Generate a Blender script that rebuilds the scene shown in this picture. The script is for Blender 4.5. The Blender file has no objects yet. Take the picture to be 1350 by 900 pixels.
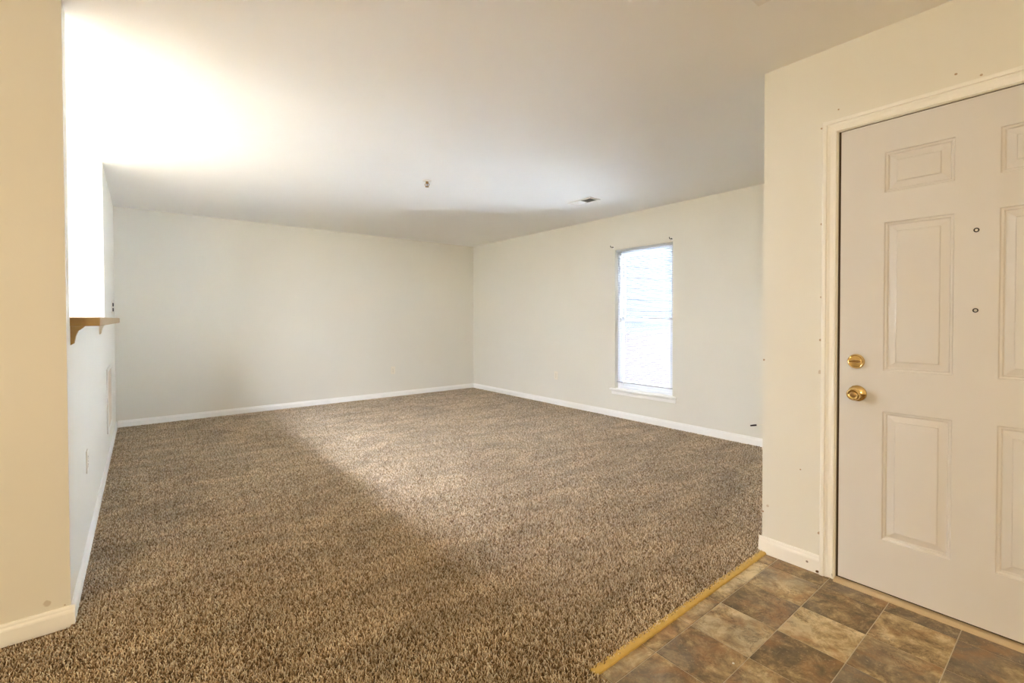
import bpy, math, random
from mathutils import Vector, Matrix
random.seed(7)
S = bpy.context.scene
COL = S.collection
PI = math.pi

# ------------------------------------------------------------------ camera
LENS_PX, CAM_H = 612.53, 1.2038
cd = bpy.data.cameras.new('camera')
cam = bpy.data.objects.new('camera', cd); COL.objects.link(cam)
cd.sensor_fit = 'HORIZONTAL'; cd.sensor_width = 36.0
cd.lens = LENS_PX / 1350 * 36.0
cd.shift_y = -21.29 / 1350
cd.clip_start = 0.02
right = Vector((0.78163097, -0.62373776, -0.0020566))
down = Vector((-0.01084268, -0.01029054, -0.99988826))
fwd = Vector((0.6236469, 0.78156594, -0.01480639))
m = Matrix((right, -down, -fwd)).transposed().to_4x4()
m.translation = Vector((0, 0, CAM_H))
cam.matrix_world = m
S.camera = cam

# ------------------------------------------------------------------ world, sun, exposure
W = bpy.data.worlds.new('overcast_sky'); S.world = W; W.use_nodes = True
bg = W.node_tree.nodes['Background']
bg.inputs['Color'].default_value = (0.72, 0.87, 1.06, 1)
bg.inputs['Strength'].default_value = 72.0
sd = bpy.data.lights.new('sun', 'SUN'); sun = bpy.data.objects.new('sun', sd); COL.objects.link(sun)
sd.energy = 100.0; sd.angle = math.radians(1.0); sd.color = (1.0, 0.99, 0.97)
sun.rotation_euler = Vector((0.42, 0.0, -1.0)).to_track_quat('-Z', 'Y').to_euler()
sun.location = (7, -6, 8)

KITCHEN_POWER = 330.0      # emission strength of the fluorescent diffuser in the kitchen
def lamp(name, loc, power, color, radius):
    d = bpy.data.lights.new(name, 'POINT'); o = bpy.data.objects.new(name, d); COL.objects.link(o)
    d.energy = power; d.color = color; d.shadow_soft_size = radius; o.location = loc
    return o
WARM = (1.0, 0.84, 0.59)
lamp('hall_lamp', (-1.5, -0.5, 1.05), 130, WARM, 0.15)

S.view_settings.view_transform = 'Standard'
S.view_settings.look = 'None'
S.view_settings.gamma = 1.0
S.view_settings.use_curve_mapping = False
S.view_settings.exposure = 0.0
S.cycles.max_bounces = 14
S.cycles.diffuse_bounces = 9
S.cycles.glossy_bounces = 4
S.cycles.transparent_max_bounces = 16
S.cycles.caustics_reflective = False
S.cycles.caustics_refractive = False
S.cycles.sample_clamp_indirect = 0.0

# ------------------------------------------------------------------ material helpers
def srgb(r, g, b):
    f = lambda c: c / 12.92 if c <= 0.04045 else ((c + 0.055) / 1.055) ** 2.4
    return (f(r / 255), f(g / 255), f(b / 255), 1)
class NT:
    def __init__(s, name):
        s.m = bpy.data.materials.new(name); s.m.use_nodes = True
        s.t = s.m.node_tree; s.n = s.t.nodes; s.b = s.n['Principled BSDF']; s.out = s.n['Material Output']
    def add(s, typ, **kw):
        n = s.n.new(typ)
        for k, v in kw.items(): setattr(n, k, v)
        return n
    def link(s, a, b): s.t.links.new(a, b)
    def math(s, op, a, b=None, clamp=False):
        n = s.add('ShaderNodeMath', operation=op, use_clamp=clamp)
        for i, v in enumerate((a, b)):
            if v is None: continue
            if hasattr(v, 'is_output'): s.link(v, n.inputs[i])
            else: n.inputs[i].default_value = v
        return n.outputs[0]
    def pos(s): return s.add('ShaderNodeNewGeometry').outputs['Position']
    def noise(s, vec, scale, detail=4, rough=0.55, dist=0.0):
        n = s.add('ShaderNodeTexNoise')
        n.inputs['Scale'].default_value = scale; n.inputs['Detail'].default_value = detail
        n.inputs['Roughness'].default_value = rough; n.inputs['Distortion'].default_value = dist
        if vec is not None: s.link(vec, n.inputs['Vector'])
        return n.outputs['Fac']
    def scale(s, vec, v):
        n = s.add('ShaderNodeVectorMath', operation='MULTIPLY'); s.link(vec, n.inputs[0]); n.inputs[1].default_value = v
        return n.outputs[0]
    def ramp(s, fac, stops):
        n = s.add('ShaderNodeValToRGB'); e = n.color_ramp.elements
        while len(e) < len(stops): e.new(0.5)
        for x, (p, c) in zip(e, stops): x.position = p; x.color = c
        s.link(fac, n.inputs[0]); return n.outputs[0]
    def mix(s, fac, a, b, blend='MIX'):
        n = s.add('ShaderNodeMix', data_type='RGBA', blend_type=blend)
        for i, v in ((0, fac), (6, a), (7, b)):
            if hasattr(v, 'is_output'): s.link(v, n.inputs[i])
            else: n.inputs[i].default_value = v
        return n.outputs[2]
    def bump(s, h, strength, dist):
        n = s.add('ShaderNodeBump'); n.inputs['Strength'].default_value = strength; n.inputs['Distance'].default_value = dist
        s.link(h, n.inputs['Height']); s.link(n.outputs[0], s.b.inputs['Normal'])
    def spots(s, pts, col_in, col, rough_noise=60):
        """small marks with a shape of their own (chips, nail holes, stains) at given points"""
        p = s.pos(); nz = s.noise(p, rough_noise, 3)
        out = col_in
        for (x, y, z, r, k) in pts:
            v = s.add('ShaderNodeVectorMath', operation='DISTANCE'); s.link(p, v.inputs[0]); v.inputs[1].default_value = (x, y, z)
            d = s.math('DIVIDE', v.outputs['Value'], r)
            d = s.math('ADD', d, s.math('MULTIPLY', s.math('SUBTRACT', nz, 0.5), 1.4))
            f = s.math('MULTIPLY', s.math('MULTIPLY', s.math('SUBTRACT', 1.0, d), 3.0, clamp=True), k, clamp=True)
            out = s.mix(f, out, col)
        return out

def paint(name, color, rough=0.55, bump=0.25, marks=None, mark_col=None, mottling=0.03):
    t = NT(name); p = t.pos()
    n1 = t.noise(p, 1.1, 3)
    c = t.mix(n1, tuple(x * (1 - mottling) for x in color[:3]) + (1,), tuple(min(1, x * (1 + mottling)) for x in color[:3]) + (1,))
    if marks: c = t.spots(marks, c, mark_col)
    t.link(c, t.b.inputs['Base Color'])
    t.b.inputs['Roughness'].default_value = rough
    t.b.inputs['Specular IOR Level'].default_value = 0.3
    if bump: t.bump(t.noise(p, 140, 3), bump, 0.0012)
    return t.m
def plain(name, color, rough=0.5, metal=0.0, spec=0.5, grain=0.0):
    t = NT(name); c = color
    p = t.pos()
    n = t.noise(p, 60, 3)
    c = t.mix(n, tuple(x * (0.97 - grain) for x in color[:3]) + (1,), tuple(min(1, x * (1.03 + grain)) for x in color[:3]) + (1,))
    t.link(c, t.b.inputs['Base Color'])
    t.b.inputs['Roughness'].default_value = rough; t.b.inputs['Metallic'].default_value = metal
    t.b.inputs['Specular IOR Level'].default_value = spec
    return t.m

WALLC = srgb(230, 226, 214)
M = {}
M['wall'] = paint('wall_cream_paint', WALLC)
M['ceiling'] = paint('ceiling_paint', srgb(246, 244, 239), 0.7, 0.35)
M['wall_near'] = paint('wall_near_paint', WALLC, marks=[(-0.295, 2.4935, 0.115, 0.012, 0.35), (-0.245, 2.4935, 0.09, 0.004, 0.5),
                        (-0.40, 2.4935, 2.06, 0.003, 0.8), (-0.47, 2.4935, 1.17, 0.004, 0.5)], mark_col=srgb(150, 112, 60))
M['wall_entry'] = paint('wall_entry_paint', WALLC, marks=[
    (2.4877, 0.735, 2.150, 0.005, 0.8), (2.4877, 0.802, 2.085, 0.005, 0.8), (2.4877, 0.345, 2.150, 0.005, 0.8), (2.4877, 0.275, 2.118, 0.005, .7),
    (2.4877, 0.797, 1.64, 0.006, 0.7), (2.4877, 0.797, 1.30, 0.007, 0.7), (2.4877, 0.799, 1.10, 0.006, 0.7), (2.4877, 0.80, 0.95, 0.010, 0.4),
    (2.4877, 0.88, 0.47, 0.004, 0.8), (2.4877, 1.03, 0.245, 0.008, 0.4), (2.4877, 0.798, 0.19, 0.008, 0.7), (2.4877, 1.052, 0.99, 0.006, 0.8), (2.4877, 1.052, 0.21, 0.005, 0.9)],
    mark_col=srgb(160, 120, 70))
M['trim'] = paint('trim_white_gloss', srgb(247, 245, 240), 0.35, 0.0)
M['trim_entry'] = paint('trim_entry_gloss', srgb(244, 241, 233), 0.35, 0.0, marks=[
    (2.476, 0.845, 0.040, 0.0062, 0.8), (2.476, 0.802, 0.010, 0.008, 1.0), (2.468, 0.755, 0.70, 0.004, 0.9), (2.468, 0.742, 0.16, 0.006, 0.8), (2.468, 0.745, 0.02, 0.012, 0.7)],
    mark_col=srgb(96, 68, 40))
M['door'] = paint('door_cream_paint', srgb(222, 218, 213), 0.4, 0.1)
M['brass'] = plain('polished_brass', srgb(226, 196, 136), 0.16, 1.0)
M['brass_dark'] = plain('tarnished_brass', srgb(168, 136, 88), 0.35, 1.0)
M['dark'] = plain('dark_metal', srgb(40, 34, 30), 0.4, 0.6)
M['black'] = plain('black_void', srgb(18, 16, 14), 0.8)
M['chrome'] = plain('satin_metal', srgb(190, 188, 184), 0.25, 1.0)
M['plastic'] = plain('cream_plastic', srgb(238, 230, 212), 0.35)
M['plastic_grey'] = plain('grey_plastic_slot', srgb(120, 108, 90), 0.5)  # plain grey for the outlet slots and cover screws
M['vent_white'] = plain('white_enamel', srgb(236, 232, 222), 0.4)
M['vent_tan'] = plain('tan_enamel', srgb(222, 205, 180), 0.4)
M['vinyl_white'] = plain('white_vinyl', srgb(240, 242, 246), 0.35)
M['blind'] = plain('blind_enamel', (0.52, 0.525, 0.54, 1), 0.5, spec=0.2)
M['ledge'] = plain('ledge_cream', srgb(232, 222, 196), 0.35)
M['ledge_wood'] = plain('ledge_tan_laminate', srgb(176, 150, 108), 0.5, grain=0.08)
M['raw_wood'] = plain('raw_tan_wood', srgb(172, 140, 84), 0.6, grain=0.12)
M['binding'] = plain('mustard_binding', srgb(216, 182, 100), 0.7, grain=0.12)
M['threshold'] = plain('threshold_tan', srgb(206, 184, 146), 0.4)
M['rubber'] = plain('weatherstrip_brown', srgb(70, 54, 36), 0.7)
M['concrete'] = plain('outside_paving', srgb(214, 221, 230), 0.8)
M['siding'] = plain('grey_siding', (0.0150, 0.0150, 0.0154, 1), 0.8, spec=0.05)
M['grout'] = plain('subfloor_joint', srgb(204, 192, 166), 0.7, grain=0.05)

def mat_brick():
    t = NT('outside_brick'); b = t.add('ShaderNodeTexBrick')
    tc = t.pos(); mp = t.add('ShaderNodeMapping'); mp.inputs['Rotation'].default_value = (PI / 2, 0, 0); t.link(tc, mp.inputs[0]); t.link(mp.outputs[0], b.inputs['Vector'])
    b.inputs['Color1'].default_value = (.0190, .0140, .0136, 1); b.inputs['Color2'].default_value = (.0170, .0120, .0116, 1); b.inputs['Mortar'].default_value = (.025, .022, .0215, 1)
    b.inputs['Scale'].default_value = 4.5
    t.link(b.outputs[0], t.b.inputs['Base Color']); t.b.inputs['Roughness'].default_value = 0.9; t.b.inputs['Specular IOR Level'].default_value = 0.05
    return t.m
M['brick'] = mat_brick()

def mat_glass():
    t = NT('window_glass'); n = t.n
    tr = t.add('ShaderNodeBsdfTransparent'); gl = t.add('ShaderNodeBsdfGlossy'); gl.inputs['Roughness'].default_value = 0.02
    fr = t.add('ShaderNodeFresnel'); fr.inputs['IOR'].default_value = 1.45
    mx = t.add('ShaderNodeMixShader'); t.link(fr.outputs[0], mx.inputs[0]); t.link(tr.outputs[0], mx.inputs[1]); t.link(gl.outputs[0], mx.inputs[2])
    t.link(mx.outputs[0], t.out.inputs['Surface']); n.remove(t.b)
    return t.m
M['glass'] = mat_glass()

def mat_emit(name, col, st):
    t = NT(name)
    t.b.inputs['Base Color'].default_value = col
    t.b.inputs['Emission Color'].default_value = col; t.b.inputs['Emission Strength'].default_value = st
    return t.m
M['diffuser'] = mat_emit('lit_diffuser', (0.90, 1.0, 1.22, 1), KITCHEN_POWER)

def mat_carpet():
    t = NT('carpet_frieze_yarn')
    a = t.add('ShaderNodeAttribute'); a.attribute_name = 'tint'
    c = t.ramp(a.outputs['Fac'], [(0.0, srgb(92, 68, 46)), (0.3, srgb(150, 122, 90)), (0.6, srgb(212, 188, 154)), (1.0, srgb(252, 242, 222))])
    p = t.pos(); mp = t.add('ShaderNodeMapping'); mp.inputs['Rotation'].default_value = (0, 0, math.radians(-38)); mp.inputs['Scale'].default_value = (0.8, 1.9, 1)
    t.link(p, mp.inputs[0])
    n = t.noise(mp.outputs[0], 2.9, 5, 0.68, 0.7)
    v = t.ramp(n, [(0.34, (0.80, 0.79, 0.77, 1)), (0.66, (1.20, 1.19, 1.165, 1))])  # light and dark nap shading of vacuum streaks, painted into the yarn colour
    c = t.mix(1.0, c, v, 'MULTIPLY')
    t.link(c, t.b.inputs['Base Color']); t.b.inputs['Roughness'].default_value = 0.9
    t.b.inputs['Specular IOR Level'].default_value = 0.12
    t.b.inputs['Sheen Weight'].default_value = 0.15
    return t.m
M['carpet'] = mat_carpet()
M['carpet_base'] = plain('carpet_backing', srgb(96, 72, 46), 0.95, grain=0.2)

def mat_tile():
    """slate-look vinyl: every tile object has its own 'tile' colour pair and offset"""
    t = NT('slate_look_vinyl')
    oi = t.add('ShaderNodeObjectInfo'); p = t.pos()
    off = t.add('ShaderNodeVectorMath', operation='ADD'); t.link(p, off.inputs[0])
    cmb = t.add('ShaderNodeCombineXYZ'); t.link(t.math('MULTIPLY', oi.outputs['Random'], 37.0), cmb.inputs[0]); t.link(t.math('MULTIPLY', oi.outputs['Random'], 91.0), cmb.inputs[2])
    t.link(cmb.outputs[0], off.inputs[1])
    at = t.add('ShaderNodeAttribute', attribute_type='OBJECT'); at.attribute_name = 'tone'
    v = off.outputs[0]
    big = t.noise(v, 11.0, 10, 0.74, 0.35)
    f = t.math('ADD', t.math('ADD', t.math('MULTIPLY', t.math('SUBTRACT', big, 0.5), 1.25), 0.5), t.math('MULTIPLY', t.math('SUBTRACT', at.outputs['Fac'], 0.5), 0.32))
    c = t.ramp(f, [(0.30, srgb(98, 82, 56)), (0.42, srgb(126, 105, 71)), (0.50, srgb(156, 132, 92)), (0.58, srgb(188, 163, 117)), (0.70, srgb(222, 203, 160))])
    g = t.noise(v, 3.2, 3)
    c = t.mix(t.ramp(g, [(0.46, (0, 0, 0, 1)), (0.64, (0.62, 0.62, 0.62, 1))]), c, srgb(128, 119, 106))
    rust = t.noise(v, 6.3, 5, 0.65, 0.6)
    c = t.mix(t.ramp(rust, [(0.50, (0, 0, 0, 1)), (0.66, (0.5, 0.5, 0.5, 1))]), c, srgb(176, 128, 78))
    # dark ragged veins
    mus = t.noise(v, 9.0, 9, 0.72, 0.5)
    vein = t.math('ABSOLUTE', t.math('SUBTRACT', mus, 0.5))
    vm = t.ramp(vein, [(0.0, (1, 1, 1, 1)), (0.022, (0, 0, 0, 1))])
    gate = t.ramp(t.noise(v, 5.0, 2), [(0.47, (0, 0, 0, 1)), (0.58, (1, 1, 1, 1))])
    c = t.mix(t.math('MULTIPLY', t.math('MULTIPLY', vm, gate), 0.6), c, srgb(70, 52, 34))
    sp = t.noise(v, 90.0, 3, 0.7)
    c = t.mix(t.ramp(sp, [(0.60, (0, 0, 0, 1)), (0.72, (0.35, 0.35, 0.35, 1))]), c, srgb(226, 206, 162))
    t.link(c, t.b.inputs['Base Color'])
    t.b.inputs['Roughness'].default_value = 0.42; t.b.inputs['Specular IOR Level'].default_value = 0.4
    t.bump(t.noise(v, 14.0, 7, 0.65, 1.0), 0.35, 0.003)
    return t.m
M['tile'] = mat_tile()

# ------------------------------------------------------------------ mesh helpers
class MB:
    def __init__(s): s.v = []; s.f = []
    def quad(s, *pts):
        b = len(s.v); s.v += [tuple(p) for p in pts]; s.f.append(tuple(range(b, b + len(pts)))); return s
    def box(s, x0, x1, y0, y1, z0, z1):
        b = len(s.v)
        s.v += [(x, y, z) for z in (z0, z1) for x, y in ((x0, y0), (x1, y0), (x1, y1), (x0, y1))]
        s.f += [tuple(b + i for i in q) for q in ((3, 2, 1, 0), (4, 5, 6, 7), (0, 1, 5, 4), (1, 2, 6, 5), (2, 3, 7, 6), (3, 0, 4, 7))]
        return s
    def sweep(s, rings, closed_profile=True, caps=True):
        """rings: list of equal-length point lists, joined one to the next"""
        b = len(s.v); n = len(rings[0])
        for r in rings: s.v += [tuple(p) for p in r]
        for i in range(len(rings) - 1):
            for j in range(n if closed_profile else n - 1):
                k = (j + 1) % n
                s.f.append((b + i * n + j, b + i * n + k, b + (i + 1) * n + k, b + (i + 1) * n + j))
        if caps:
            s.f.append(tuple(b + j for j in range(n))[::-1]); e = b + (len(rings) - 1) * n
            s.f.append(tuple(e + j for j in range(n)))
        return s
    def lathe(s, prof, c, axis, seg=32):
        """prof: (distance along axis, radius)"""
        a = Vector(axis).normalized(); u = a.orthogonal().normalized(); w = a.cross(u); c = Vector(c)
        rings = [[c + a * h + (u * math.cos(2 * PI * k / seg) + w * math.sin(2 * PI * k / seg)) * max(r, 1e-5) for k in range(seg)] for h, r in prof]
        return s.sweep(rings)
    def tube(s, pts, r, seg=8):
        pts = [Vector(p) for p in pts]; rings = []
        for i, p in enumerate(pts):
            d = (pts[min(i + 1, len(pts) - 1)] - pts[max(i - 1, 0)]).normalized()
            u = d.cross(Vector((0.123, 0.3, 0.95))).normalized(); w = d.cross(u)
            rr = r[i] if isinstance(r, (list, tuple)) else r
            rings.append([p + (u * math.cos(2 * PI * k / seg) + w * math.sin(2 * PI * k / seg)) * rr for k in range(seg)])
        return s.sweep(rings)
    def build(s, name, mat, parent=None, bevel=0.0, smooth=False, kind=None, origin=None):
        me = bpy.data.meshes.new(name)
        o3 = Vector(origin) if origin else Vector((0, 0, 0))
        me.from_pydata([tuple(Vector(v) - o3) for v in s.v], [], s.f); me.update()
        import bmesh
        bm = bmesh.new(); bm.from_mesh(me); bmesh.ops.recalc_face_normals(bm, faces=bm.faces); bm.to_mesh(me); bm.free()
        me.materials.append(mat)
        if smooth:
            for p in me.polygons: p.use_smooth = True
            me.set_sharp_from_angle(angle=math.radians(35))
        o = bpy.data.objects.new(name, me); COL.objects.link(o); o.location = o3
        if parent:
            o.parent = parent
            o.matrix_parent_inverse = Matrix.Translation(parent.location).inverted() if parent.location.length else Matrix()
        if bevel:
            b = o.modifiers.new('bevel', 'BEVEL'); b.width = bevel; b.segments = 2; b.limit_method = 'ANGLE'
        if kind: o['kind'] = kind
        return o
def tag(o, label, cat, group=None):
    o['label'] = label; o['category'] = cat
    if group: o['group'] = group
    return o
def structure(o, label=None):
    o['kind'] = 'structure'
    if label: o['label'] = label
    return o
def empty(name, loc):
    o = bpy.data.objects.new(name, None); COL.objects.link(o); o.location = loc; o.empty_display_size = 0.1
    return o

# ------------------------------------------------------------------ room dimensions (metres, camera stands over the origin)
XL, XR, YB, H = -0.228, 4.495, 6.702, 2.44
XD, YD = 2.4877, 1.056                 # entry wall plane and its outside corner
YP0, YP1 = 2.4935, 2.607               # near wall end (left foreground)
YK = 4.882                             # kitchen end wall / far side of the pass-through
XK, YR, XW = -3.0, -3.0, -3.0          # kitchen side wall, wall behind the camera, hall wall
T = 0.12

# ------------------------------------------------------------------ setting: floor, ceiling, walls
fl = structure(MB().box(-3.3, XR + T, -3.2, YB + T, -0.12, -0.0015).build('floor', M['grout']), 'tan subfloor under carpet and slate-look vinyl tiles')
structure(MB().box(-3.3, XR + T, -3.2, YB + T, H, H + 0.1).build('ceiling', M['ceiling']), 'smooth off-white ceiling')
structure(MB().box(XL - 0.114, XR + T, YB, YB + T, 0, H).build('wall_back', M['wall']), 'plain cream far wall opposite the camera')

# right wall with the window opening
WY0, WY1, WZ0, WZ1 = 2.845, 3.626, 0.352, 2.030
wr = MB()
xs = (XR, XR + T)
wr.box(*xs, YD, WY0, 0, H); wr.box(*xs, WY1, YB, 0, H); wr.box(*xs, WY0, WY1, 0, WZ0); wr.box(*xs, WY0, WY1, WZ1, H)
structure(wr.build('wall_right', M['wall']), 'cream wall with the tall window')

# left wall: low wall below the pass-through, full-height piece beyond it
wl = MB()
prof = [(YP1, 0), (YB, 0), (YB, H), (YK, H), (YK, 1.175), (YP1, 1.175)]
wl.sweep([[(x, y, z) for y, z in prof] for x in (XL - 0.114, XL)])
structure(wl.build('wall_left', M['wall']), 'white low wall under the bar ledge and full-height stub beyond')
structure(MB().box(XW, XL, YP0, YP1, 0, H).build('wall_near', M['wall_near']), 'warm cream wall end at the left edge of the picture')
structure(MB().box(XK - T, XL - 0.114, YK, YK + T, 0, H).build('wall_kitchen', M['wall']), 'brightly lit kitchen end wall seen over the ledge')
structure(MB().box(XK - T, XK, -3.0, YK, 0, H).build('wall_side', M['wall']), 'plain wall of the kitchen and hall')
structure(MB().box(XW, XR + T, YR - T, YR, 0, H).build('wall_rear', M['wall']), 'plain wall behind the camera')

# entry wall with the door opening, and the return that runs to the right wall
DY0, DY1, DZ = -0.170, 0.737, 2.049     # opening between the jambs
we = MB()
xs = (XD, XD + T)
we.box(*xs, DY1, YD, 0, H); we.box(*xs, YR, DY0, 0, H); we.box(*xs, DY0, DY1, DZ, H)
we.box(XD + T, XR + T, YD - T, YD, 0, H)
structure(we.build('wall_entry', M['wall_entry']), 'cream entry wall around the front door, nicked along the casing')

# baseboards: one moulded profile swept along each wall
BB = [(0, 0), (0.0125, 0), (0.0125, 0.058), (0.011, 0.064), (0.0075, 0.070), (0.0065, 0.077), (0.004, 0.083), (0, 0.084)]
def baseboard(name, a, b, nrm, mat, label, parent=None):
    a, b, nrm = Vector(a), Vector(b), Vector(nrm)
    r = [[p + nrm * d + Vector((0, 0, z)) for d, z in BB] for p in (a, b)]
    return structure(MB().sweep(r).build(name, mat, parent), label)
baseboard('baseboard_back', (XL + 0.0125, YB, 0), (XR - 0.0125, YB, 0), (0, -1, 0), M['trim'], 'white baseboard along the far wall')
baseboard('baseboard_right', (XR, YD, 0), (XR, YB, 0), (-1, 0, 0), M['trim'], 'white baseboard along the window wall')
baseboard('baseboard_left', (XL, YP0, 0), (XL, YB, 0), (1, 0, 0), M['trim'], 'white baseboard along the low wall')
baseboard('baseboard_near', (XW, YP0, 0), (XL + 0.0125, YP0, 0), (0, -1, 0), M['trim'], 'cream baseboard of the left foreground wall')
baseboard('baseboard_entry', (XD, YD + 0.0125, 0), (XD, 0.792, 0), (-1, 0, 0), M['trim_entry'], 'chipped white baseboard left of the front door')
baseboard('baseboard_return', (XD, YD, 0), (XR, YD, 0), (0, 1, 0), M['trim'], 'white baseboard on the hidden return wall')

# ------------------------------------------------------------------ vinyl tiles (children of the floor)
TX, TY = 0.2345, 0.2225
GX = [1.183, 1.2035] + [1.2035 + TX * k for k in range(1, 6)] + [XD]
GY = [1.034, 0.9745] + [0.9745 - TY * k for k in range(1, 8)]
tones = {(0, 0): .45, (1, 0): .75, (2, 0): .55, (3, 0): .62, (4, 0): .75, (5, 0): .9,
         (1, 1): .5, (2, 1): .45, (3, 1): .88, (4, 1): .35, (5, 1): .68, (6, 1): .28,
         (1, 2): .6, (2, 2): .72, (3, 2): .3, (4, 2): .85, (5, 2): .28, (6, 2): .35,
         (3, 3): .25, (4, 3): .5, (5, 3): .68, (6, 3): .25, (5, 4): .3, (6, 4): .3}
rt = random.Random(3)
for i in range(len(GX) - 1):
    for j in range(len(GY) - 1):
        x0, x1, y1, y0 = GX[i], GX[i + 1], GY[j], GY[j + 1]
        g = 0.0015
        x0 += g; x1 -= g; y0 += g; y1 -= g
        if x1 - x0 < 0.004: continue
        b = 0.0012; zt = 0.0 + rt.uniform(-0.0002, 0.0002)
        mb = MB().sweep([[(x0, y0, -0.002), (x1, y0, -0.002), (x1, y1, -0.002), (x0, y1, -0.002)],
                         [(x0, y0, zt - 0.0006), (x1, y0, zt - 0.0006), (x1, y1, zt - 0.0006), (x0, y1, zt - 0.0006)],
                         [(x0 + b, y0 + b, zt), (x1 - b, y0 + b, zt), (x1 - b, y1 - b, zt), (x0 + b, y1 - b, zt)]])
        o = mb.build('tile', M['tile'], fl)
        o['tone'] = float(tones.get((i, j), rt.uniform(0.25, 0.7)))

structure(MB().box(XK, XL - 0.114, YP1, YK, -0.0014, 0.001).build('floor_kitchen', M['tile']), 'brown vinyl floor of the kitchen behind the low wall')
# ------------------------------------------------------------------ carpet: backing and yarn pile
P = (1.18 - XL) / 12                     # pile patch size
CY0 = 1.046
cb = MB()
cb.box(XL, 1.18, -3.0, YB, -0.0012, 0.002); cb.box(1.18, XR, YD + 0.001, YB, -0.0012, 0.002)
cb.box(XW, XL, -3.0, YP0, -0.0012, 0.002)
carpet = cb.build('carpet', M['carpet_base'])
carpet['kind'] = 'stuff'; carpet['label'] = 'brown flecked frieze carpet covering the living room floor'; carpet['category'] = 'carpet'

def pile_patch(name, seed):
    r = random.Random(seed); V = []; F = []; tint = []
    n = 22; pitch = P / n
    for i in range(n):
        for j in range(n):
            x = (i + 0.5 + r.uniform(-.45, .45)) * pitch - P / 2; y = (j + 0.5 + r.uniform(-.45, .45)) * pitch - P / 2
            a = r.uniform(0, 2 * PI); lean = r.uniform(0.002, 0.0110); bend = r.uniform(0, 2 * PI)
            h = r.uniform(0.010, 0.0165)
            c = [(x, y, -0.001), (x + math.cos(a) * lean * .45, y + math.sin(a) * lean * .45, h * .55),
                 (x + math.cos(a) * lean + math.cos(bend) * .002, y + math.sin(a) * lean + math.sin(bend) * .002, h)]
            rad = [r.uniform(.0019, .0026), r.uniform(.0018, .0024), r.uniform(.0010, .0015)]
            tn = min(1, max(0, r.gauss(0.46, 0.30)))
            b = len(V); ph = r.uniform(0, 2)
            for q in range(3):
                for k in range(4):
                    t = ph + q * 0.9 + k * PI / 2
                    V.append((c[q][0] + rad[q] * math.cos(t), c[q][1] + rad[q] * math.sin(t), c[q][2] + (0.0006 * math.cos(t - a) if q == 2 else 0)))
                    tint.append(min(1, max(0, tn + (q - 1) * 0.14 + r.uniform(-.08, .08))))
            for q in range(2):
                for k in range(4):
                    F.append((b + q * 4 + k, b + q * 4 + (k + 1) % 4, b + (q + 1) * 4 + (k + 1) % 4, b + (q + 1) * 4 + k))
            F.append((b + 8, b + 9, b + 10, b + 11))
    me = bpy.data.meshes.new(name); me.from_pydata(V, [], F); me.update()
    at = me.attributes.new('tint', 'FLOAT', 'POINT'); at.data.foreach_set('value', tint)
    me.polygons.foreach_set('use_smooth', [True] * len(F))
    me.materials.append(M['carpet'])
    return bpy.data.objects.new(name, me)        # never linked to the scene: only the node tree draws it
variants = [pile_patch('yarn_patch', 100 + k) for k in range(4)]
pts = []; rot = []; var = []
rc = random.Random(11)
for i in range(-30, 44):
    for j in range(-14, 48):
        x = XL + (i + 0.5) * P; y = CY0 + (j + 0.5) * P
        if x > XR or y > YB: continue
        if x > 1.18 and y < CY0: continue
        if x < XL and y > YP0: continue
        rel = Vector((x, y, 0))
        dpt = rel.dot(fwd)
        if dpt < 0.35: continue
        sx = rel.dot(right) / dpt
        if sx < -1.55 or sx > 1.6: continue
        pts.append((x, y, 0.001)); rot.append((0, 0, rc.randrange(4) * PI / 2)); var.append(rc.randrange(4))
me = bpy.data.meshes.new('pile'); me.from_pydata(pts, [], []); me.update()
a = me.attributes.new('prot', 'FLOAT_VECTOR', 'POINT'); a.data.foreach_set('vector', [c for v in rot for c in v])
a = me.attributes.new('pvar', 'INT', 'POINT'); a.data.foreach_set('value', var)
me.materials.append(M['carpet'])
pile = bpy.data.objects.new('pile', me); COL.objects.link(pile); pile.parent = carpet; pile['kind'] = 'stuff'
ng = bpy.data.node_groups.new('yarn_pile', 'GeometryNodeTree')
ng.interface.new_socket('Geometry', in_out='INPUT', socket_type='NodeSocketGeometry')
ng.interface.new_socket('Geometry', in_out='OUTPUT', socket_type='NodeSocketGeometry')
gi = ng.nodes.new('NodeGroupInput'); go = ng.nodes.new('NodeGroupOutput')
gti = ng.nodes.new('GeometryNodeGeometryToInstance')
for v in reversed(variants):
    oi = ng.nodes.new('GeometryNodeObjectInfo'); oi.inputs['Object'].default_value = v
    ng.links.new(oi.outputs['Geometry'], gti.inputs[0])
iop = ng.nodes.new('GeometryNodeInstanceOnPoints')
ng.links.new(gi.outputs[0], iop.inputs['Points']); ng.links.new(gti.outputs[0], iop.inputs['Instance'])
iop.inputs['Pick Instance'].default_value = True
na = ng.nodes.new('GeometryNodeInputNamedAttribute'); na.data_type = 'INT'; na.inputs[0].default_value = 'pvar'
ng.links.new(na.outputs[0], iop.inputs['Instance Index'])
nb = ng.nodes.new('GeometryNodeInputNamedAttribute'); nb.data_type = 'FLOAT_VECTOR'; nb.inputs[0].default_value = 'prot'
er = ng.nodes.new('FunctionNodeEulerToRotation'); ng.links.new(nb.outputs[0], er.inputs[0]); ng.links.new(er.outputs[0], iop.inputs['Rotation'])
ng.links.new(iop.outputs[0], go.inputs[0])
md = pile.modifiers.new('yarn', 'NODES'); md.node_group = ng

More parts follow.
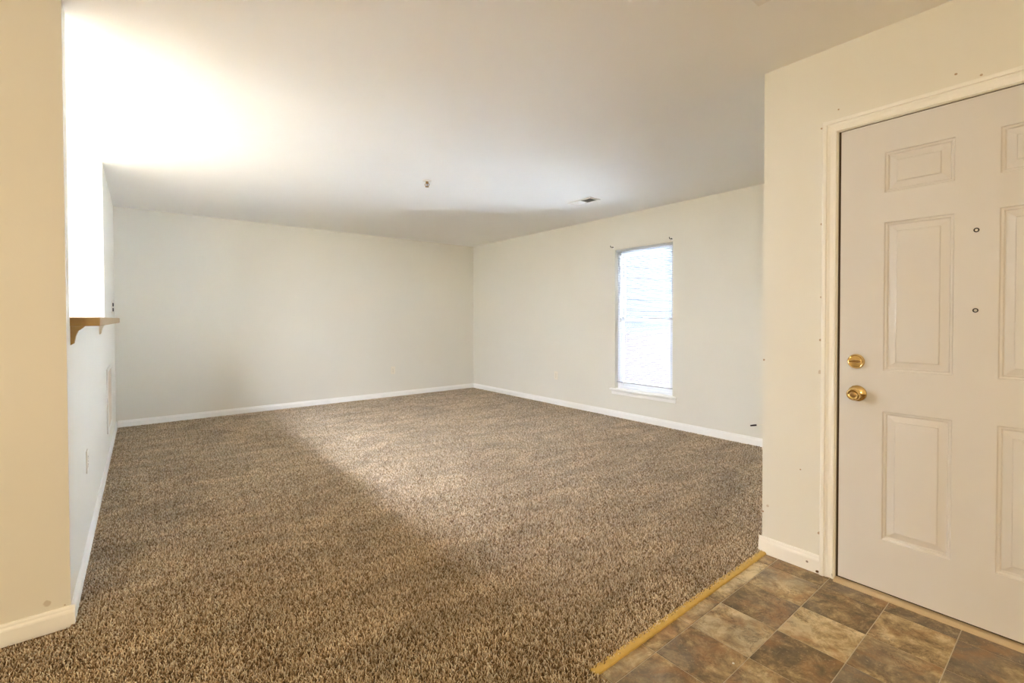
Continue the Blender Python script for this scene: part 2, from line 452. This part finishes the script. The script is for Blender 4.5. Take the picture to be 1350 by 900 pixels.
# mustard strip where the carpet stops at the vinyl
rb = random.Random(5); rings = []
nx = 90
for k in range(nx + 1):
    x = 1.178 + (XD - 0.006 - 1.178) * k / nx
    y0 = 1.031 + rb.uniform(-.0012, .0012); y1 = 1.060
    zt = 0.0105 + rb.uniform(-.0012, .0012)
    rings.append([(x, y0 - 0.001, 0.0002), (x, y0, zt * .6), (x, y0 + 0.006, zt), (x, y0 + 0.018 + rb.uniform(-.003, .003), zt + 0.0012), (x, y1, zt), (x, y1, 0.0002)])
tag(MB().sweep(rings).build('carpet_edge_strip', M['binding'], smooth=True), 'mustard-yellow strip along the carpet edge beside the slate-look tiles', 'carpet strip')

# ------------------------------------------------------------------ front door
YS0, YS1, ZS0, ZS1 = -0.156, 0.7235, 0.020, 2.043
XF = XD + 0.004                          # room face of the slab
pan_y = [(0.345, 0.565), (0.002, 0.222)]
pan_z = [(1.738, 1.909), (0.974, 1.611), (0.245, 0.800)]
ys = sorted([YS0, YS1] + [c for p in pan_y for c in p]); zs = sorted([ZS0, ZS1] + [c for p in pan_z for c in p])
db = MB()
for i in range(len(ys) - 1):
    for j in range(len(zs) - 1):
        if any(abs(ys[i] - p[0]) < 1e-6 for p in pan_y) and any(abs(zs[j] - q[0]) < 1e-6 for q in pan_z): continue
        db.quad((XF, ys[i], zs[j]), (XF, ys[i + 1], zs[j]), (XF, ys[i + 1], zs[j + 1]), (XF, ys[i], zs[j + 1]))
xb = XF + 0.044
db.quad((xb, YS0, ZS0), (xb, YS1, ZS0), (xb, YS1, ZS1), (xb, YS0, ZS1))
db.quad((XF, YS0, ZS0), (xb, YS0, ZS0), (xb, YS0, ZS1), (XF, YS0, ZS1)); db.quad((XF, YS1, ZS0), (xb, YS1, ZS0), (xb, YS1, ZS1), (XF, YS1, ZS1))
db.quad((XF, YS0, ZS0), (XF, YS1, ZS0), (xb, YS1, ZS0), (xb, YS0, ZS0)); db.quad((XF, YS0, ZS1), (XF, YS1, ZS1), (xb, YS1, ZS1), (xb, YS0, ZS1))
door = structure(db.build('door_1', M['door']), 'cream six-panel front door with brass knob and deadbolt')
RINGS = [(0, 0), (0.0035, 0.0055), (0.0100, 0.0065), (0.0135, 0.0125), (0.0165, 0.0125), (0.040, 0.0050), (0.0425, 0.0012), (0.046, 0.0008)]
for (a0, a1) in pan_y:
    for (b0, b1) in pan_z:
        r = [[(XF + d, a0 + i, b0 + i), (XF + d, a1 - i, b0 + i), (XF + d, a1 - i, b1 - i), (XF + d, a0 + i, b1 - i)] for i, d in RINGS]
        mb = MB().sweep(r, caps=False); d = RINGS[-1][1]; i = RINGS[-1][0]
        mb.quad(*r[-1])
        mb.build('panel', M['door'], door)
# jambs, stops, weatherstrip, threshold, casing
for (y0, y1, st) in ((DY1 - 0.004, DY1 + 0.02, 1), (DY0 - 0.02, DY0 + 0.004, -1)):
    MB().box(XD - 0.002, XD + T + 0.002, y0, y1, 0.0, DZ + 0.02).build('door_jamb', M['trim_entry'], door)
MB().box(XD - 0.002, XD + T + 0.002, DY0, DY1, DZ - 0.002, DZ + 0.02).build('door_jamb', M['trim_entry'], door)
MB().box(XF + 0.046, XF + 0.060, DY0, DY1, 0.012, DZ).build('door_backing', M['black'], door)
MB().box(XF + 0.006, XF + 0.040, YS1 + 0.002, DY1 - 0.004, 0.0, DZ).build('weatherstrip', M['rubber'], door)
MB().box(XF + 0.006, XF + 0.040, YS0, YS1, ZS1 + 0.001, DZ - 0.002).build('weatherstrip', M['rubber'], door)
th = MB().sweep([[(XD - 0.030, y, 0.0), (XD - 0.029, y, 0.005), (XD - 0.012, y, 0.0115), (XD + 0.060, y, 0.0135), (XD + 0.060, y, 0.0)] for y in (DY0 + 0.004, DY1 - 0.004)])
th.build('threshold', M['threshold'], door)
MB().box(XF + 0.0045, XF + 0.03, YS0, YS1, 0.0137, ZS0 - 0.001).build('door_sweep', M['rubber'], door)
CP = [(0, 0), (0, 0.010), (0.003, 0.0125), (0.008, 0.0125), (0.0095, 0.0085), (0.0125, 0.0085), (0.024, 0.0115), (0.032, 0.0165), (0.0335, 0.0125), (0.0365, 0.0125), (0.039, 0.0190), (0.050, 0.0200), (0.0545, 0.0185), (0.056, 0.015), (0.056, 0)]
def casing(side):
    # profile: (distance out from the opening, proud of wall)
    if side == 'top':
        r = [[(XD - h, DY0 - w, DZ + w) for w, h in CP], [(XD - h, DY1 + w, DZ + w) for w, h in CP]]
    elif side == 'left':
        r = [[(XD - h, DY1 + w, 0.001) for w, h in CP], [(XD - h, DY1 + w, DZ + w) for w, h in CP]]
    else:
        r = [[(XD - h, DY0 - w, 0.001) for w, h in CP], [(XD - h, DY0 - w, DZ + w) for w, h in CP]]
    MB().sweep(r).build('casing', M['trim_entry'], door)
for s_ in ('left', 'top', 'right'): casing(s_)
AX = (-1, 0, 0)
dbolt = MB().lathe([(0, .0305), (.004, .0325), (.010, .0315), (.015, .0280), (.0145, .0260), (.0165, .0245), (.0175, 0)], (XF, 0.660, 1.010), AX).build('deadbolt', M['brass'], door, smooth=True)
tt = MB().sweep([[(XF - h, 0.660 + c * w, 1.010 + e * t) for c, e in ((1, -.25), (1, .25), (.6, .8), (0, 1), (-.6, .8), (-1, .25), (-1, -.25), (-.6, -.8), (0, -1), (.6, -.8))]
                 for h, w, t in ((.0165, .0205, .0062), (.028, .0205, .0050), (.036, .0180, .0034))])
tt.build('thumb_turn', M['brass_dark'], dbolt, smooth=True)
knob = MB().lathe([(0, .0345), (.003, .0355), (.008, .034), (.013, .027), (.016, .0165), (.020, .0135), (.030, .0125), (.036, .0150), (.041, .0215),
                   (.047, .0258), (.055, .0268), (.061, .0250), (.064, .0215), (.0645, .0200), (.0625, .0180), (.0615, .0150), (.0615, 0)], (XF, 0.655, 0.868), AX).build('doorknob', M['brass'], door, smooth=True)
MB().lathe([(.0605, .0125), (.0630, .0120), (.0640, .0095), (.0640, 0)], (XF, 0.655, 0.868), AX).build('knob_button', M['brass_dark'], knob, smooth=True)
MB().lathe([(.0085, .003), (.0125, .003), (.013, 0)], (XF, 0.633, 0.872), AX, 12).build('set_screw', M['dark'], knob)
for z in (1.537, 1.231):
    ph = MB().lathe([(0, .0085), (.0015, .0085), (.0025, .0070), (.0022, .0050), (.0005, .0046), (.0004, 0)], (XF, 0.2835, z), AX, 20).build('peephole', M['dark'], door, smooth=True)
    MB().lathe([(.0004, .0046), (.0012, .0040), (.0016, 0)], (XF, 0.2835, z), AX, 16).build('lens', M['vent_white'], ph, smooth=True)

# ------------------------------------------------------------------ window
wn = empty('window_1', (XR + 0.05, (WY0 + WY1) / 2, WZ0)); structure(wn, 'tall white double-hung window in the right wall')
XG = XR + 0.075
def frame_rect(mb, x0, x1, y0, y1, z0, z1, w, wb=None, wt=None):
    wb = wb or w; wt = wt or w
    mb.box(x0, x1, y0, y0 + w, z0, z1); mb.box(x0, x1, y1 - w, y1, z0, z1)
    mb.box(x0, x1, y0 + w, y1 - w, z0, z0 + wb); mb.box(x0, x1, y0 + w, y1 - w, z1 - wt, z1)
    return mb
ZM = 1.187
frame_rect(MB(), XR + 0.055, XR + T, WY0, WY1, WZ0, WZ1, 0.030).build('window_frame', M['vinyl_white'], wn)
low = frame_rect(MB(), XG - 0.012, XG + 0.012, WY0 + .03, WY1 - .03, WZ0 + .03, ZM + 0.02, 0.040, 0.055, 0.036).build('sash', M['vinyl_white'], wn)
up = frame_rect(MB(), XG + 0.014, XG + 0.036, WY0 + .03, WY1 - .03, ZM - 0.02, WZ1 - .03, 0.040, 0.036, 0.045).build('sash', M['vinyl_white'], wn)
MB().box(XG - 0.002, XG + 0.002, WY0 + .068, WY1 - .068, WZ0 + .083, ZM - .014).build('pane', M['glass'], low)
MB().box(XG + 0.023, XG + 0.027, WY0 + .068, WY1 - .068, ZM + .014, WZ1 - .073).build('pane', M['glass'], up)
MB().box(XG - 0.020, XG - 0.010, 3.20, 3.27, ZM + .018, ZM + .030).build('sash_lock', M['vinyl_white'], low)
# sill (stool) with moulded apron
st = MB().sweep([[(XR + 0.055, y, 0.334), (XR - 0.034, y, 0.334), (XR - 0.040, y, 0.338), (XR - 0.040, y, 0.350), (XR - 0.036, y, 0.354), (XR + 0.055, y, 0.354)] for y in (WY0 - 0.052, WY1 + 0.056)])
st.build('sill', M['trim'], wn)
ap = MB().sweep([[(XR, y, 0.282), (XR - 0.010, y, 0.284), (XR - 0.012, y, 0.292), (XR - 0.013, y, 0.318), (XR - 0.022, y, 0.330), (XR - 0.024, y, 0.334), (XR, y, 0.334)] for y in (WY0 - 0.040, WY1 + 0.044)])
ap.build('apron', M['trim'], wn)

# mini blind hanging in the window
bl = tag(empty('mini_blind', (XR + 0.03, (WY0 + WY1) / 2, WZ1)), 'white one-inch mini blind hanging open in the tall window', 'blind')
BY0, BY1 = WY0 + 0.008, WY1 - 0.008
XBL = XR + 0.028
MB().box(XBL - 0.0135, XBL + 0.0135, BY0, BY1, WZ1 - 0.027, WZ1 - 0.001).build('headrail', M['blind'], bl, bevel=0.002)
tilt = math.radians(7)
slat_mesh = None
zb = 0.437
z = WZ1 - 0.040; ns = 0
while z > zb + 0.018:
    if slat_mesh is None:
        r = []
        for y in (BY0 + .004, BY1 - .004):
            up_ = []; lo_ = []
            for k in range(5):
                t = -1 + k * 0.5; xx = 0.0125 * t; zz = 0.0016 * (1 - t * t)
                up_.append((XBL + xx * math.cos(tilt), y, z + zz - xx * math.sin(tilt))); lo_.append((XBL + xx * math.cos(tilt), y, z + zz - 0.0006 - xx * math.sin(tilt)))
            r.append(up_ + lo_[::-1])
        o = MB().sweep(r).build('slat', M['blind'], bl, smooth=True, origin=(XBL, (BY0 + BY1) / 2, z))
        slat_mesh = o; pin = o.matrix_parent_inverse.copy()
    else:
        o = slat_mesh.copy(); COL.objects.link(o); o.location = (XBL, (BY0 + BY1) / 2, z)
    z -= 0.0206; ns += 1
MB().box(XBL - 0.0125, XBL + 0.0125, BY0 + .002, BY1 - .002, zb - 0.010, zb + 0.006).build('bottom_rail', M['blind'], bl, bevel=0.002)
for y in (BY0 + 0.12, BY1 - 0.12):
    for x in (XBL - 0.0132, XBL + 0.0132):
        MB().tube([(x, y, WZ1 - 0.027), (x, y, zb)], 0.0006, 5).build('ladder_cord', M['blind'], bl)
MB().tube([(XBL - 0.020, BY1 - 0.075, WZ1 - 0.022), (XBL - 0.021, BY1 - 0.075, WZ1 - 0.05), (XBL - 0.021, BY1 - 0.075, 1.30), (XBL - 0.021, BY1 - 0.075, 1.16)], [.0015, .003, .003, .0036], 8).build('tilt_wand', M['chrome'], bl, smooth=True)
MB().tube([(XBL - 0.017, BY1 - 0.115, WZ1 - 0.022), (XBL - 0.018, BY1 - 0.115, 1.1), (XBL - 0.018, BY1 - 0.112, 0.40)], 0.0012, 6).build('lift_cord', M['blind'], bl)
# curtain-rod hooks at the top corners of the opening
for (y, z, lab) in ((3.652, 2.062, 'small dark curtain-rod hook at the upper left corner of the window'), (2.852, 2.057, 'small dark curtain-rod hook at the upper right corner of the window')):
    e = tag(empty('curtain_hook', (XR, y, z)), lab, 'hook', 'curtain-rod hooks above the window')
    MB().box(XR - 0.003, XR, y - 0.010, y + 0.010, z - 0.018, z + 0.014).build('hook_plate', M['trim'], e)
    MB().tube([(XR - 0.002, y, z), (XR - 0.045, y, z - 0.002), (XR - 0.056, y, z + 0.004), (XR - 0.058, y, z + 0.018)], 0.004, 8).build('hook_arm', M['dark'], e, smooth=True)
    MB().lathe([(0, .006), (.004, .005), (.005, 0)], (XR - 0.003, y + 0.006, z + 0.006), (-1, 0, 0), 10).build('screw', M['dark'], e)

# ------------------------------------------------------------------ bar ledge on the low wall
lg = empty('bar_ledge', (XL - 0.06, (YP1 + YK) / 2, 1.175)); tag(lg, 'tan bar ledge capping the low wall at left, with a raw wood end', 'ledge')
MB().box(XL - 0.15, -0.135, YP1 + 0.004, YK - 0.001, 1.1755, 1.213).build('top', M['ledge_wood'], lg, bevel=0.002)
MB().box(XL - 0.15, -0.137, YP1 + 0.0005, YP1 + 0.004, 1.177, 1.2115).build('end_cap', M['raw_wood'], lg)
prof = [(XL + 0.0002, 1.1752), (XL + 0.044, 1.1752), (XL + 0.038, 1.168), (XL + 0.024, 1.156), (XL + 0.016, 1.135), (XL + 0.011, 1.105), (XL + 0.0002, 1.098)]
for y, mt in ((YP1 + 0.004, 'raw_wood'), (YK - 0.6, 'ledge')):
    MB().sweep([[(x, yy, zz) for x, zz in prof] for yy in (y, y + 0.035)]).build('bracket', M[mt], lg)

# ------------------------------------------------------------------ wall plates
def outlet(loc, nrm, label, name='wall_outlet', slot='plastic_grey', dark=None):
    n = Vector(nrm); u = Vector((0, 0, 1)).cross(n); c = Vector(loc)
    e = tag(empty(name, c), label, 'outlet')
    def bx(mb, hu, hz, d0, d1, du=0, dz=0):
        b = c + u * du + Vector((0, 0, dz))
        pts = [[b + u * (sx * hu) + Vector((0, 0, sz * hz)) + n * d for sx, sz in ((-1, -1), (1, -1), (1, 1), (-1, 1))] for d in (d0, d1)]
        return mb.sweep(pts)
    bx(MB(), 0.035, 0.057, 0, 0.005).build('cover_plate', M['plastic'], e, bevel=0.002)
    for dz in (0.0195, -0.0195):
        rc_ = bx(MB(), 0.0165, 0.0140, 0.005, 0.0065, 0, dz).build('receptacle', M[dark or 'plastic'], e, bevel=0.003)
        mb = MB(); bx(mb, 0.0012, 0.005, 0.0065, 0.0068, -0.0065, dz + 0.003); bx(mb, 0.0012, 0.004, 0.0065, 0.0068, 0.0065, dz + 0.003); bx(mb, 0.0025, 0.0025, 0.0065, 0.0068, 0, dz - 0.008)
        q = mb.build('slots', M[slot], rc_); q['kind'] = 'stuff'
    MB().lathe([(.005, .003), (.0062, .0025), (.0064, 0)], c, n, 10).build('screw', M['plastic_grey'], e)
    return e
outlet((3.009, YB, 0.412), (0, -1, 0), 'cream duplex outlet low on the far wall')
outlet((XR, 4.652, 0.412), (-1, 0, 0), 'cream duplex outlet low on the window wall')
outlet((XL, 3.235, 0.472), (1, 0, 0), 'cream duplex outlet low on the white half wall at left')
# small plate near the back corner, above the ledge
c = Vector((XL, 6.16, 1.325)); e = tag(empty('wall_plate', c), 'small wall plate with dark fittings near the back left corner', 'wall plate')
MB().box(XL, XL + 0.005, 6.10, 6.22, 1.262, 1.388).build('cover_plate', M['plastic'], e, bevel=0.002)
for y in (6.135, 6.185):
    for z in (1.350, 1.300):
        MB().box(XL + 0.005, XL + 0.012, y - 0.012, y + 0.012, z - 0.017, z + 0.017).build('fitting', M['dark'], e, bevel=0.002)

# ------------------------------------------------------------------ return-air grille on the left wall
g = tag(empty('return_grille', (XL, 5.33, 0.28)), 'tall white louvred return-air grille low on the left wall near the corner', 'vent')
gy0, gy1, gz0, gz1 = 5.03, 5.63, 0.262, 0.792
frame_rect(MB(), XL, XL + 0.010, gy0, gy1, gz0, gz1, 0.028).build('grille_frame', M['vent_white'], g, bevel=0.002)
MB().box(XL + 0.0004, XL + 0.002, gy0 + .028, gy1 - .028, gz0 + .028, gz1 - .028).build('backing', M['black'], g)
nz = 26
for k in range(nz):
    z = gz0 + 0.032 + (gz1 - gz0 - 0.064) * (k + 0.5) / nz
    MB().sweep([[(XL + 0.002, y, z + 0.0040), (XL + 0.009, y, z - 0.0010), (XL + 0.009, y, z - 0.0026), (XL + 0.002, y, z + 0.0024)] for y in (gy0 + .026, gy1 - .026)]).build('louver', M['vent_tan'], g)

# ------------------------------------------------------------------ ceiling register, sprinkler, entry ceiling fixture
cv = tag(empty('ceiling_vent', (3.66, 3.38, H)), 'white ceiling register with one dark half, near the window', 'vent')
x0, x1, y0, y1 = 3.585, 3.745, 3.215, 3.535
mbf = MB(); zc0, zc1 = H - 0.009, H
w = 0.022
mbf.box(x0, x0 + w, y0, y1, zc0, zc1); mbf.box(x1 - w, x1, y0, y1, zc0, zc1); mbf.box(x0 + w, x1 - w, y0, y0 + w, zc0, zc1); mbf.box(x0 + w, x1 - w, y1 - w, y1, zc0, zc1)
mbf.box(x0 + w, x1 - w, (y0 + y1) / 2 - .004, (y0 + y1) / 2 + .004, zc0, zc1)
mbf.build('register_frame', M['vent_white'], cv, bevel=0.0015)
MB().box(x0 + w, x1 - w, y0 + w, y1 - w, H - 0.0015, H - 0.0002).build('backing', M['black'], cv)
for k in range(20):
    y = y0 + w + (y1 - y0 - 2 * w) * (k + 0.5) / 20
    s_ = -1 if y < (y0 + y1) / 2 else 1
    MB().sweep([[(x, y + s_ * 0.0050, H - 0.0085), (x, y + s_ * 0.0050 + 0.0008, H - 0.0085), (x, y - s_ * 0.0040 + 0.0008, H - 0.0020), (x, y - s_ * 0.0040, H - 0.0020)] for x in (x0 + w - .001, x1 - w + .001)]).build('louver', M['vent_white'], cv)

sx, sy = 2.016, 3.743
sp = tag(empty('fire_sprinkler', (sx, sy, H)), 'small pendent fire sprinkler head on the ceiling', 'sprinkler')
DN = (0, 0, -1)
MB().lathe([(0, .040), (.002, .040), (.006, .034), (.009, .020), (.009, 0)], (sx, sy, H), DN, 28).build('escutcheon', M['vent_white'], sp, smooth=True)
MB().lathe([(.009, .012), (.022, .012), (.024, .009), (.028, .009)], (sx, sy, H), DN, 16).build('sprinkler_body', M['brass_dark'], sp, smooth=True)
for s_ in (-1, 1):
    MB().tube([(sx + s_ * .008, sy - s_ * .008, H - .024), (sx + s_ * .014, sy - s_ * .014, H - .034), (sx + s_ * .011, sy - s_ * .011, H - .046), (sx + s_ * .002, sy - s_ * .002, H - .054)], .003, 6).build('frame_arm', M['brass_dark'], sp, smooth=True)
MB().lathe([(.028, .0035), (.050, .0030)], (sx, sy, H), DN, 10).build('glass_bulb', M['dark'], sp, smooth=True)
dfl = MB()
dfl.lathe([(.052, .006), (.055, .006), (.056, .017), (.0575, .017), (.0580, 0)], (sx, sy, H), DN, 24).build('deflector', M['brass_dark'], sp, smooth=True)

cf = tag(empty('ceiling_fixture', (1.756, 0.683, H)), 'square beige ceiling fixture over the entry, only one corner in view', 'ceiling fixture')
fx0, fx1, fy0, fy1 = 1.605, 1.908, 0.530, 0.836
MB().box(fx0, fx1, fy0, fy1, H - 0.016, H).build('fixture_frame', M['vent_white'], cf, bevel=0.004)
MB().box(fx0 + .03, fx1 - .03, fy0 + .03, fy1 - .03, H - 0.022, H - 0.0155).build('fixture_cover', M['plastic'], cf, bevel=0.003)

# ------------------------------------------------------------------ coax cable end by the entry corner
cc = tag(empty('cable_end', (XR, 1.83, 0.20)), 'thin pale cable with a dark plug sticking out by the entry wall corner', 'cable')
MB().tube([(XR - 0.001, 1.78, 0.245), (XR - 0.05, 1.80, 0.243), (XR - 0.09, 1.85, 0.237), (XR - 0.11, 1.92, 0.224)], 0.0032, 8).build('cable', M['plastic'], cc, smooth=True)
MB().tube([(XR - 0.108, 1.915, 0.225), (XR - 0.114, 1.937, 0.220), (XR - 0.122, 1.965, 0.213)], [.0075, .0080, .0065], 10).build('plug', M['dark'], cc, smooth=True)

# scraps on the floor
def scrap(name, x, y, sz, lab, seed):
    r = random.Random(seed); n = 7
    ring = [(x + sz * r.uniform(.6, 1) * math.cos(2 * PI * k / n), y + sz * r.uniform(.5, .9) * math.sin(2 * PI * k / n)) for k in range(n)]
    o = MB().sweep([[(a, b, 0.0004) for a, b in ring], [(x + (a - x) * .8, y + (b - y) * .8, 0.003) for a, b in ring]]).build(name, M['trim'])
    return tag(o, lab, 'scrap')
scrap('paint_scrap', 1.600, 0.772, 0.006, 'tiny white paint scrap on the dark tile near the bottom edge', 1)
rings = [[(1.1815, y, 0.001), (1.187 + 0.002 * math.sin(k * 2.1), y, 0.001), (1.187 + 0.002 * math.sin(k * 2.1), y, 0.0035), (1.1815, y, 0.006)] for k, y in enumerate([1.01 - 0.012 * q for q in range(12)])]
tag(MB().sweep(rings).build('vinyl_edge_sliver', M['trim'], smooth=True), 'torn white sliver at the outer edge of the vinyl by the carpet corner', 'scrap')

# ------------------------------------------------------------------ kitchen light (hidden behind the near wall, lights the room through the pass-through)
kl = tag(empty('kitchen_light', (-1.55, 3.3, H)), 'long fluorescent box light on the kitchen ceiling behind the near wall', 'ceiling light')
kx0, kx1, ky0, ky1 = -1.68, -1.42, 2.72, 3.94
MB().box(kx0 - .01, kx1 + .01, ky0 - .01, ky1 + .01, H - 0.028, H).build('housing', M['vent_white'], kl)
MB().box(kx0, kx1, ky0, ky1, H - 0.0325, H - 0.029).build('diffuser', M['diffuser'], kl)

# ------------------------------------------------------------------ outside: paving and the neighbouring house seen through the blind
structure(MB().box(XR + T, 30, -20, 30, -0.62, -0.5).build('ground', M['concrete']), 'pale paving outside the window')
nh = tag(empty('neighbour_house', (9, 5.4, -0.5)), 'grey lap-sided house with a brick base outside the window', 'house')
YH = 5.25
MB().box(6.0, 16.0, YH + 0.03, YH + 3.0, -0.5, 5.4).build('house_wall', M['siding'], nh)
MB().box(5.98, 16.02, YH - 0.02, YH + 0.03, -0.5, 0.95).build('brick_base', M['brick'], nh)
for k in range(22):
    z = 0.95 + 0.2 * k
    MB().sweep([[(x, YH + 0.03, z), (x, YH - 0.012, z), (x, YH + 0.012, z + 0.2), (x, YH + 0.03, z + 0.2)] for x in (5.98, 16.02)]).build('siding_board', M['siding'], nh)
